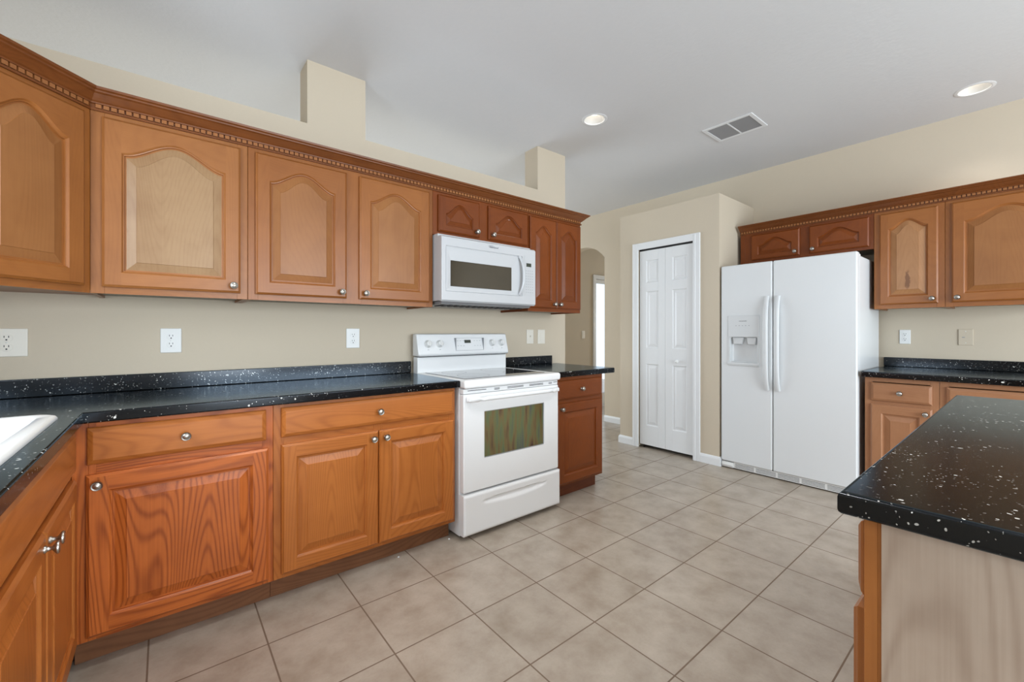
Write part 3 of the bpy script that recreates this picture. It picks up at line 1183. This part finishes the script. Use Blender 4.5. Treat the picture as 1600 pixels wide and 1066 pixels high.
for x in (0.075, 0.165, 0.612, 0.702):
    m = MB()
    m.lathe([(0.026, 0.0), (0.026, -0.004), (0.022, -0.008), (0.020, -0.024), (0.016, -0.028), (0.0, -0.0285)], (0, 0, 0), 'y', 28)
    m.box(-0.0055, 0.0055, -0.033, -0.010, -0.021, 0.021, 0.003)
    k = m.build('control_knob', M['plastic'], cp, on_panel(x, 1.108), smooth=40)
    k.rotation_euler = (-tilt, 0, 0)
m = MB()
for a, b, c, d in ((0.290, 0.530, 1.146, 1.148), (0.290, 0.530, 1.058, 1.060), (0.290, 0.292, 1.058, 1.148), (0.528, 0.530, 1.058, 1.148)):
    p0, p1 = on_panel(a, c), on_panel(b, d)
    m.box(a, b, p0[1] - 0.0008, p1[1] + 0.001, c, d)
m.build('display_bezel', M['print'], cp)
lc = MB().box(-0.027, 0.027, -0.0012, 0.001, -0.0115, 0.0115).build('clock_display', M['lcd'], cp, on_panel(0.398, 1.122))
lc.rotation_euler = (-tilt, 0, 0)
m = MB()
for r in range(2):
    for q in range(3):
        for base in (0.308, 0.452):
            p = on_panel(base + q * 0.024, 1.126 - r * 0.036, 0.0004)
            m.box(p[0], p[0] + 0.012, p[1], p[1] + 0.001, p[2], p[2] + 0.0022)
for x in (0.075, 0.165, 0.612, 0.702):
    p = on_panel(x, 1.068, 0.0004)
    m.box(p[0] - 0.006, p[0] + 0.006, p[1], p[1] + 0.001, p[2], p[2] + 0.003)
m.build('key_print', M['print'], cp)
p = on_panel(0.41, 1.052 + 0.0, 0.0006)
text_part('brand_lettering', 'FRIGIDAIRE', 0.011, M['print'], cp, (0.41, p[1] + 0.001, p[2] - 0.001), (PI / 2 - tilt, 0, 0))

# vent strip with slots, oven door with window and handle
m = MB()
m.box(0.006, RW - 0.006, -0.655, -0.615, 0.836, 0.864, 0.003)
m.build('vent_strip', M['enamel'], rg)
m = MB()
for a, b, n in ((0.035, 0.165, 1), (0.225, 0.265, 2), (0.325, 0.455, 2), (0.505, 0.625, 2), (0.675, 0.705, 2), (0.72, 0.755, 1)):
    for k in range(n):
        z = 0.852 - (0.007 * k if n > 1 else 0.0)
        m.box(a, b, -0.6556, -0.650, z, z + 0.0035)
m.build('vent_slots', M['shadow'], rg)
m = MB()
m.box(0.004, RW - 0.004, -0.660, -0.618, 0.272, 0.834, 0.007, 3)
od = m.build('oven_door', M['enamel'], rg, smooth=40)
c = MB().box(0.148, 0.630, -0.70, -0.640, 0.452, 0.727, 0.003).build('cut', M['enamel'], rg)
cut(od, [c])
wn = MB().box(0.149, 0.629, -0.652, -0.641, 0.453, 0.726).build('oven_window', M['oven_glass'], od)
m = MB()
for a, b, c_, d in ((0.1485, 0.6295, 0.7225, 0.7265), (0.1485, 0.6295, 0.4525, 0.4565), (0.1485, 0.1525, 0.4565, 0.7225), (0.6255, 0.6295, 0.4565, 0.7225)):
    m.box(a, b, -0.6555, -0.652, c_, d)
m.build('window_gasket', M['grey'], od)
# handle: a full-width rounded bar that grows out of the door
hp = []
for k in range(25):
    u = -1 + 2 * k / 24
    hp.append((RW / 2 + u * (RW / 2 - 0.022), -0.698 + 0.030 * abs(u) ** 8, 0.806))
m = MB()
m.tube(hp, 0.016, 14, ry=0.013)
m.box(0.022, 0.06, -0.690, -0.656, 0.794, 0.818, 0.006, 3)
m.box(RW - 0.06, RW - 0.022, -0.690, -0.656, 0.794, 0.818, 0.006, 3)
m.build('oven_handle', M['enamel'], od, smooth=50)
# storage drawer with scooped pull
NX, NZ = 72, 40
x0, x1, z0, z1 = 0.0, RW + 0.002, 0.032, 0.262


def sm(a, b, x):
    x = max(0.0, min(1.0, (x - a) / (b - a)))
    return x * x * (3 - 2 * x)


m = MB()
gv = []
for i in range(NX + 1):
    row = []
    for j in range(NZ + 1):
        x = x0 + (x1 - x0) * i / NX
        z = z0 + (z1 - z0) * j / NZ
        e = min(x - x0, x1 - x, z - z0, z1 - z)
        y = -0.674 + 0.008 * (1 - sm(0, 0.010, e))
        u = (x - RW / 2) / 0.245
        top = 0.218 - 0.006 * u * u
        bot = 0.180 + 0.016 * u * u
        if abs(u) < 1.08:
            s = sm(bot - 0.008, bot + 0.026, z) * (1 - sm(top - 0.003, top + 0.003, z)) * (1 - sm(0.90, 1.06, abs(u)))
            y += 0.016 * s
        row.append(m.bm.verts.new((x, y, z)))
    gv.append(row)
for i in range(NX):
    for j in range(NZ):
        m.bm.faces.new((gv[i][j], gv[i + 1][j], gv[i + 1][j + 1], gv[i][j + 1]))
rim = [gv[i][0] for i in range(NX + 1)] + [gv[NX][j] for j in range(1, NZ + 1)] + [gv[i][NZ] for i in range(NX - 1, -1, -1)] + [gv[0][j] for j in range(NZ - 1, 0, -1)]
bk = [m.bm.verts.new((v.co.x, -0.618, v.co.z)) for v in rim]
for k in range(len(rim)):
    q = (k + 1) % len(rim)
    m.bm.faces.new((rim[k], rim[q], bk[q], bk[k]))
m.bm.faces.new(bk)
m.build('storage_drawer', M['enamel'], rg, smooth=35)

# ------------------------------------------------------------------ over-the-range microwave
MWW, MWH = 0.766, 0.404
mw = thing('microwave', 'white over-the-range microwave with dark glass window under the short cabinet', 'microwave', (1.2915, 0, 1.3745))
m = MB()
m.box(0.004, MWW - 0.004, -0.385, -0.002, 0.008, MWH + 0.018, 0.003)
m.build('microwave_body', M['white_case'], mw)
m = MB()
m.prism([(-0.386, 0.010), (-0.428, 0.002), (-0.440, 0.012), (-0.440, MWH - 0.012), (-0.428, MWH), (-0.386, MWH)], 'x', 0, MWW, bev=0.005, seg=3)
fr = m.build('front_frame', M['white_case'], mw, smooth=45)
c = MB().box(0.028, 0.640, -0.46, -0.434, 0.064, 0.344, 0.004).build('cut', M['white_case'], mw)
cut(fr, [c])
# door inside the frame: sloping surround down to the window
m = MB()
rr = []
for ins, y in ((0.0, -0.4342), (0.003, -0.4385), (0.012, -0.4385), (0.034, -0.4345), (0.036, -0.4340)):
    a, b, c_, d = 0.029 + ins, 0.639 - ins * 2.55, 0.065 + ins * 0.9, 0.343 - ins * 2.4
    rr.append([m.bm.verts.new(v) for v in ((a, y, c_), (b, y, c_), (b, y, d), (a, y, d))])
for r0, r1 in zip(rr, rr[1:]):
    for k in range(4):
        m.bm.faces.new((r0[k], r0[(k + 1) % 4], r1[(k + 1) % 4], r1[k]))
m.bm.faces.new(rr[-1])
dr = m.build('microwave_door', M['white_case'], mw)
MB().box(0.066, 0.546, -0.4354, -0.4338, 0.098, 0.256, 0.0005).build('door_window', M['dark_glass'], dr)
hp = []
for k in range(17):
    u = -1 + 2 * k / 16
    hp.append((0.612 + 0.020 * (1 - u * u), -0.442 - 0.026 * (1 - abs(u) ** 3), 0.207 + u * 0.133))
MB().tube(hp, 0.0075, 12, ry=0.012).build('door_handle', M['white_case'], dr, smooth=60)
m = MB()
m.box(0.660, 0.752, -0.4412, -0.4395, 0.070, 0.352, 0.0006)
kp = m.build('control_panel', M['white_case'], mw)
MB().box(0.676, 0.722, -0.4418, -0.4411, 0.275, 0.300).build('display', M['lcd'], kp)
m = MB()
for r in range(9):
    for q in range(4):
        x, z = 0.672 + q * 0.019, 0.245 - r * 0.019
        m.box(x, x + 0.008, -0.4415, -0.4411, z, z + 0.0035)
m.build('key_print', M['print'], kp)
lg = text_part('brand_lettering', 'Whirlpool', 0.0175, M['print_dark'], mw, (0.392, -0.4402, 0.374), shear=0.15)
m = MB()
ring = []
for k in range(29):
    a = 2 * PI * (k / 28) * 0.86 + 0.5
    ring.append((-0.022 + 0.020 * math.cos(a), 0, 0.0035 + 0.0075 * math.sin(a)))
m.tube(ring, 0.0007, 6)
m.build('logo_swoosh', M['print_dark'], lg, (0, 0, 0))
lg.children[0].rotation_euler = (-PI / 2, 0, 0)
# vent grille and lamp panel underneath
m = MB()
m.prism([(-0.410, 0.006), (-0.395, -0.012), (-0.06, -0.016), (-0.03, 0.006)], 'x', 0.02, MWW - 0.02, bev=0.002, seg=1)
gb = m.build('bottom_grille', M['grey'], mw)
m = MB()
for k in range(14):
    x = 0.06 + k * 0.048
    m.box(x, x + 0.02, -0.36, -0.24, -0.0185, -0.0135)
m.build('filter_slots', M['shadow'], gb)

# ------------------------------------------------------------------ refrigerator (front faces -x)
FRW = 0.955
fg = thing('refrigerator', 'white side-by-side refrigerator with ice dispenser beside the pantry', 'refrigerator', (XR - 0.05, -0.950, 0), -PI / 2)
fx = lambda xw: xw - (XR - 0.05)      # local y for a world x
m = MB()
m.box(0.004, FRW - 0.004, fx(3.885), 0, 0.03, 1.745, 0.006)
m.build('cabinet_body', M['textured'], fg)
for y in (fx(3.95), fx(4.42)):
    for x in (0.08, FRW - 0.08):
        MB().lathe([(0.022, 0.0005), (0.022, 0.03)], (x, y, 0), 'z', 12, cap=True).build('roller', M['black'], fg)
SPL = 0.411


def fridge_door(name, a, b, hinge):
    m = MB()
    m.box(a, b, fx(3.808), fx(3.874), 0.062, 1.768, 0.012, 4)
    return m.build(name, M['textured'], fg, smooth=40)


fd = fridge_door('freezer_door', 0.0, SPL - 0.0025, 0)
c = MB().box(0.078, 0.298, fx(3.70), fx(3.860), 0.930, 1.146, 0.012, 3).build('cut', M['textured'], fg)
cut(fd, [c])
rd = fridge_door('fresh_food_door', SPL + 0.0025, FRW, 1)
MB().box(SPL - 0.02, SPL + 0.02, fx(3.876), fx(3.884), 0.07, 1.74).build('door_gasket', M['shadow'], fg)
for x in (0.01, FRW - 0.10):
    MB().box(x, x + 0.09, fx(3.88), fx(3.95), 1.7455, 1.762, 0.004).build('hinge_cover', M['plastic'], fg)
# dispenser
m = MB()
yf = fx(3.808)
m.box(0.062, 0.314, yf - 0.005, yf - 0.0003, 1.148, 1.330, 0.004, 3)
m.box(0.062, 0.0775, yf - 0.005, yf - 0.0003, 0.905, 1.1475, 0.002)
m.box(0.2985, 0.314, yf - 0.005, yf - 0.0003, 0.905, 1.1475, 0.002)
m.prism([(yf - 0.0003, 0.900), (yf - 0.010, 0.904), (yf - 0.014, 0.918), (yf - 0.010, 0.9295), (yf - 0.0003, 0.9295)], 'x', 0.062, 0.314, bev=0.002, seg=1)
dp = m.build('dispenser_panel', M['handle'], fd)
m = MB()
m.prism([(0.015, 0.0), (0.105, 0.0), (0.092, -0.058), (0.026, -0.058)], 'y', -0.03, 0.0, bev=0.004)
lv = m.build('dispenser_lever', M['handle'], dp, (0.075, fx(3.852), 1.144))
lv2 = MB()
lv2.prism([(0.0, 0.0), (0.075, 0.0), (0.066, -0.060), (0.010, -0.060)], 'y', -0.03, 0.0, bev=0.004)
lv2.build('dispenser_lever', M['handle'], dp, (0.208, fx(3.852), 1.144))
MB().box(0.082, 0.294, fx(3.815), fx(3.855), 0.931, 0.938, 0.002).build('drip_tray', M['handle'], dp)
m = MB()
for q in range(5):
    x = 0.125 + q * 0.026
    m.box(x, x + 0.009, yf - 0.0055, yf - 0.0048, 1.243, 1.247)
m.build('key_print', M['print'], dp)
text_part('brand_lettering', 'FRIGIDAIRE', 0.0125, M['print'], dp, (0.185, yf - 0.0052, 1.282))
# handles


def fridge_handle(x, parent):
    pts, rad = [], []
    for k in range(25):
        u = -1 + 2 * k / 24
        z = 1.098 + u * 0.382
        pts.append((x, yf - 0.004 - 0.036 * (1 - abs(u) ** 5), z))
    m = MB()
    m.tube(pts, 0.0105, 14, ry=0.019)
    m.build('door_handle', M['handle'], parent, smooth=60)


fridge_handle(SPL - 0.040, fd)
fridge_handle(SPL + 0.040, rd)
# toe grille
m = MB()
m.box(0.10, FRW - 0.005, fx(3.822), fx(3.84), 0.010, 0.060, 0.003)
m.prism([(fx(3.84), 0.006), (fx(3.815), 0.010), (fx(3.806), 0.030), (fx(3.815), 0.054), (fx(3.84), 0.056)], 'x', 0.004, 0.10, bev=0.004, seg=2)
gr = m.build('toe_grille', M['plastic'], fg)
m = MB()
for k in range(4):
    z = 0.019 + k * 0.0095
    for q in range(5):
        x = 0.115 + q * 0.165
        m.box(x, x + 0.150, fx(3.8215), fx(3.826), z, z + 0.0035)
m.build('grille_slots', M['shadow'], gr)

# ------------------------------------------------------------------ cabinets along the fridge wall
UB2, UH2, UD2 = 1.363, 0.742, XR - 4.168
r = -PI / 2
YU = -0.966
wall_cabinet('wall_cabinet', 'shallow cabinet with two low arched doors above the refrigerator', (XR, YU, 1.822), r, 0.964, UD2, UB2 + UH2 - 1.822, REDDISH_SHADED,
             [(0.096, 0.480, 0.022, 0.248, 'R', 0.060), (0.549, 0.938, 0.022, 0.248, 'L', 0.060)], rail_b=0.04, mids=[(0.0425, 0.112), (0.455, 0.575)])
wall_cabinet('wall_cabinet', 'narrow wall cabinet with one stained arched door right of the refrigerator', (XR, YU - 0.965, UB2), r, 0.379, UD2, UH2, MAPLE_STAINED,
             [(0.033, 0.347, 0.030, 0.707, 'R', 0.060)])
wall_cabinet('wall_cabinet', 'wide single-door wall cabinet at the right edge above the two wall plates', (XR, YU - 1.345, UB2), r, 0.560, UD2, UH2, MAPLE,
             [(0.031, 0.528, 0.030, 0.707, 'L', 0.075)])
crown('crown_molding', 'dentil crown running along the wall cabinets on the fridge wall', [(4.1675, YU + 0.002), (4.1675, YU - 1.903)], 2.088, CW)
BD2 = XR - 3.862
base_cabinet('base_cabinet', 'light maple base cabinet with drawer beside the refrigerator', (XR, -1.936, 0), r, 0.376, BD2, MAPLE_R,
             [(0.034, 0.345, 0.712, 0.838, True)], [(0.034, 0.345, 0.122, 0.686, 'R')])
base_cabinet('base_cabinet', 'light maple base cabinet mostly hidden behind the island top', (XR, -2.313, 0), r, 0.560, BD2, MAPLE_R,
             [(0.032, 0.528, 0.712, 0.838, True)], [(0.032, 0.278, 0.122, 0.686, 'R'), (0.282, 0.528, 0.122, 0.686, 'L')])
ct = thing('countertop', 'black speckled countertop on the wall side right of the refrigerator', 'countertop', (XR, -1.926, 0), r)
slab('counter_slab', [(0, -0.002), (0, 3.812 - XR), (0.98, 3.812 - XR), (0.98, -0.002)], 0.8745, 0.914, ct, 0.006)
MB().box(0.0, 0.98, -0.022, -0.002, 0.9145, 0.987, 0.004).build('backsplash', M['counter'], ct, smooth=35)

# ------------------------------------------------------------------ island (drawer fronts face +y)
IB = -3.405
ic = base_cabinet('island_cabinet', 'near island cabinet with pale raw maple end panel', (1.540, IB, 0), PI, 0.600, 0.900, MAPLE,
                  [(0.028, 0.555, 0.712, 0.846, True)], [(0.028, 0.300, 0.122, 0.700, 'R'), (0.304, 0.580, 0.122, 0.700, 'L')])
e = MB().box(0.6005, 0.6055, -0.8755, 0.0, 0.0005, 0.873).build('end_panel', M['raw_maple'], ic)
e['label'] = 'pale unfinished maple end panel'
base_cabinet('island_cabinet', 'middle island cabinet facing the range', (2.100, IB, 0), PI, 0.5595, 0.900, MAPLE,
             [(0.028, 0.530, 0.712, 0.846, True)], [(0.028, 0.278, 0.122, 0.700, 'R'), (0.282, 0.530, 0.122, 0.700, 'L')])
base_cabinet('island_cabinet', 'far island cabinet facing the refrigerator end', (2.660, IB, 0), PI, 0.5595, 0.900, MAPLE,
             [(0.028, 0.530, 0.712, 0.846, True)], [(0.028, 0.278, 0.122, 0.700, 'R'), (0.282, 0.530, 0.122, 0.700, 'L')])
ct = thing('countertop', 'black speckled island top in the right foreground', 'countertop', (0.904, -2.476, 0))
slab('counter_slab', [(0, 0), (0, -1.0), (1.792, -1.0), (1.792, 0)], 0.8745, 0.914, ct, 0.009)

# ------------------------------------------------------------------ wall plates


def plate(name, label, cat, loc, rotz, w, h, mat, kind, group=None):
    o = thing(name, label, cat, loc, rotz, group)
    pl = MB().box(-w / 2, w / 2, -0.006, -0.0003, -h / 2, h / 2, 0.003, 2).build('cover_plate', mat, o)
    if kind == 'duplex':
        for s in (0.0195, -0.0195):
            m = MB()
            m.lathe([(0.0172, -0.006), (0.0172, -0.0078), (0.016, -0.0082), (0.0, -0.0082)], (0, 0, s), 'y', 24)
            rc = m.build('socket', mat, o, smooth=30)
            m = MB()
            m.box(-0.0075, -0.0052, -0.0086, -0.0080, s + 0.001, s + 0.009)
            m.box(0.0052, 0.0075, -0.0086, -0.0080, s + 0.001, s + 0.009)
            m.lathe([(0.0030, -0.0086), (0.0030, -0.0080)], (0, 0, s - 0.0075), 'y', 10, cap=True)
            m.build('slots', M['black'], rc)
    elif kind == 'rocker':
        MB().box(-0.0165, 0.0165, -0.0078, -0.006, -0.033, 0.033, 0.001).build('rocker', mat, o)
    elif kind == 'toggle':
        m = MB()
        m.box(-0.005, 0.005, -0.0075, -0.006, -0.012, 0.012, 0.0005)
        m.box(-0.0035, 0.0035, -0.018, -0.0075, -0.001, 0.008, 0.001)
        m.build('toggle', mat, o)
    elif kind == 'jack':
        MB().box(-0.019, -0.004, -0.0068, -0.006, -0.004, 0.002).build('jack', M['grey'], o)
    m = MB()
    zs = (0.0,) if kind == 'duplex' else (0.042, -0.042)
    for z in zs:
        m.lathe([(0.003, -0.006), (0.003, -0.0068), (0.0, -0.007)], (0, 0, z), 'y', 10)
    m.build('cover_screw', M['plastic'], o)
    return o


plate('wall_outlet', 'oversized white outlet plate at the left edge above the sink', 'outlet', (-0.507, 0, 1.146), 0, 0.118, 0.118, M['ivory'], 'duplex')
plate('wall_outlet', 'white duplex outlet above the counter under the square cabinet', 'outlet', (0.024, 0, 1.148), 0, 0.082, 0.120, M['plastic'], 'duplex')
plate('wall_outlet', 'white duplex outlet on the wall left of the range', 'outlet', (0.911, 0, 1.151), 0, 0.082, 0.122, M['plastic'], 'duplex')
plate('light_switch', 'off-white toggle switch just right of the range panel', 'switch', (2.392, 0, 1.151), 0, 0.076, 0.120, M['ivory'], 'toggle')
plate('light_switch', 'wider off-white rocker switch near the stove wall end', 'switch', (2.522, 0, 1.150), 0, 0.084, 0.122, M['ivory'], 'rocker')
plate('light_switch', 'small off-white switch on the hall wall beyond the arch', 'switch', (5.01, HY, 1.150), 0, 0.072, 0.118, M['ivory'], 'rocker')
plate('wall_outlet', 'white duplex outlet on the fridge wall above the black backsplash', 'outlet', (XR, -2.052, 1.152), r, 0.066, 0.112, M['plastic'], 'duplex')
plate('phone_plate', 'beige jack plate painted like the wall at the right edge', 'wall plate', (XR, -2.382, 1.152), r, 0.076, 0.118, M['wall'], 'jack')

# ------------------------------------------------------------------ ceiling fittings


def downlight(label, loc, watts):
    o = thing('recessed_light', label, 'light', loc, 0, 'recessed ceiling lights')
    MB().lathe([(0.076, 0.004), (0.076, -0.003), (0.080, -0.0045), (0.094, -0.0025), (0.097, -0.0003)], (0, 0, 0), 'z', 48).build('trim_ring', M['trim'], o, smooth=40)
    MB().lathe([(0.0765, 0.001), (0.058, 0.062)], (0, 0, 0), 'z', 48).build('reflector_cone', M['cone'], o)
    MB().lathe([(0.0, 0.060), (0.057, 0.060), (0.057, 0.064), (0.0, 0.064)], (0, 0, 0), 'z', 40).build('lamp_lens', M['lens'], o)
    l = bpy.data.lights.new('lamp', 'SPOT')
    l.energy = watts
    l.spot_size = math.radians(108)
    l.spot_blend = 0.8
    l.color = (1.0, 0.98, 0.95)
    l.shadow_soft_size = 0.05
    lo = bpy.data.objects.new('lamp', l)
    C.objects.link(lo)
    lo.parent = o
    lo.location = (0, 0, -0.01)
    return o


downlight('recessed ceiling light over the passage by the range', (LAMPS[0][0], LAMPS[0][1], ZC), 14)
downlight('recessed ceiling light near the fridge wall at upper right', (LAMPS[1][0], LAMPS[1][1], ZC), 14)
for (lx, ly), lab in zip(LAMPS[2:], ('above the sink counter', 'above the island end', 'above the patio door side', 'behind the island')):  # unseen lamps added to brighten the floor and lower fronts
    downlight('added recessed fill light ' + lab + ', out of the picture', (lx, ly, ZC), 58)

vt = thing('ceiling_vent', 'white ceiling air vent with two grey louvre fields', 'vent', (3.452, -1.215, ZC))
m = MB()
a, b = 0.150, 0.185
for x0, x1, y0, y1 in ((-a, a, b - 0.028, b), (-a, a, -b, -b + 0.028), (-a, -a + 0.028, -b + 0.028, b - 0.028), (a - 0.028, a, -b + 0.028, b - 0.028), (-a + 0.028, a - 0.028, -0.006, 0.006)):
    m.box(x0, x1, y0, y1, -0.007, -0.0004, 0.0015, 1)
m.build('vent_frame', M['trim'], vt)
MB().box(-a + 0.02, a - 0.02, -b + 0.02, b - 0.02, -0.0018, -0.0006).build('dark_backing', M['shadow'], vt)
for y0, y1 in ((-b + 0.028, -0.006), (0.006, b - 0.028)):
    m = MB()
    n = 11
    for k in range(n):
        x = -a + 0.036 + k * (2 * a - 0.072) / (n - 1)
        m.prism([(x - 0.008, -0.002), (x + 0.006, -0.0065), (x + 0.007, -0.0055), (x - 0.007, -0.001)], 'y', y0, y1)
    m.build('louvre_field', M['grey'], vt)

# ------------------------------------------------------------------ crumbs on the floor
for (x, y, lab) in ((0.955, -0.575, 'tiny white crumb on the floor below the two-door base cabinet'), (1.262, -0.575, 'tiny white crumb on the floor beside the range foot')):
    bm = bmesh.new()
    bmesh.ops.create_icosphere(bm, subdivisions=2, radius=0.006)
    for v in bm.verts:
        v.co *= random.uniform(0.6, 1.15)
        v.co.z = v.co.z * 0.7 + 0.0035
    me = bpy.data.meshes.new('crumb')
    bm.to_mesh(me)
    bm.free()
    me.materials.append(M['trim'])
    ob = bpy.data.objects.new('crumb', me)
    C.objects.link(ob)
    ob.location = (x, y, 0.0)
    tag(ob, lab, 'crumb')
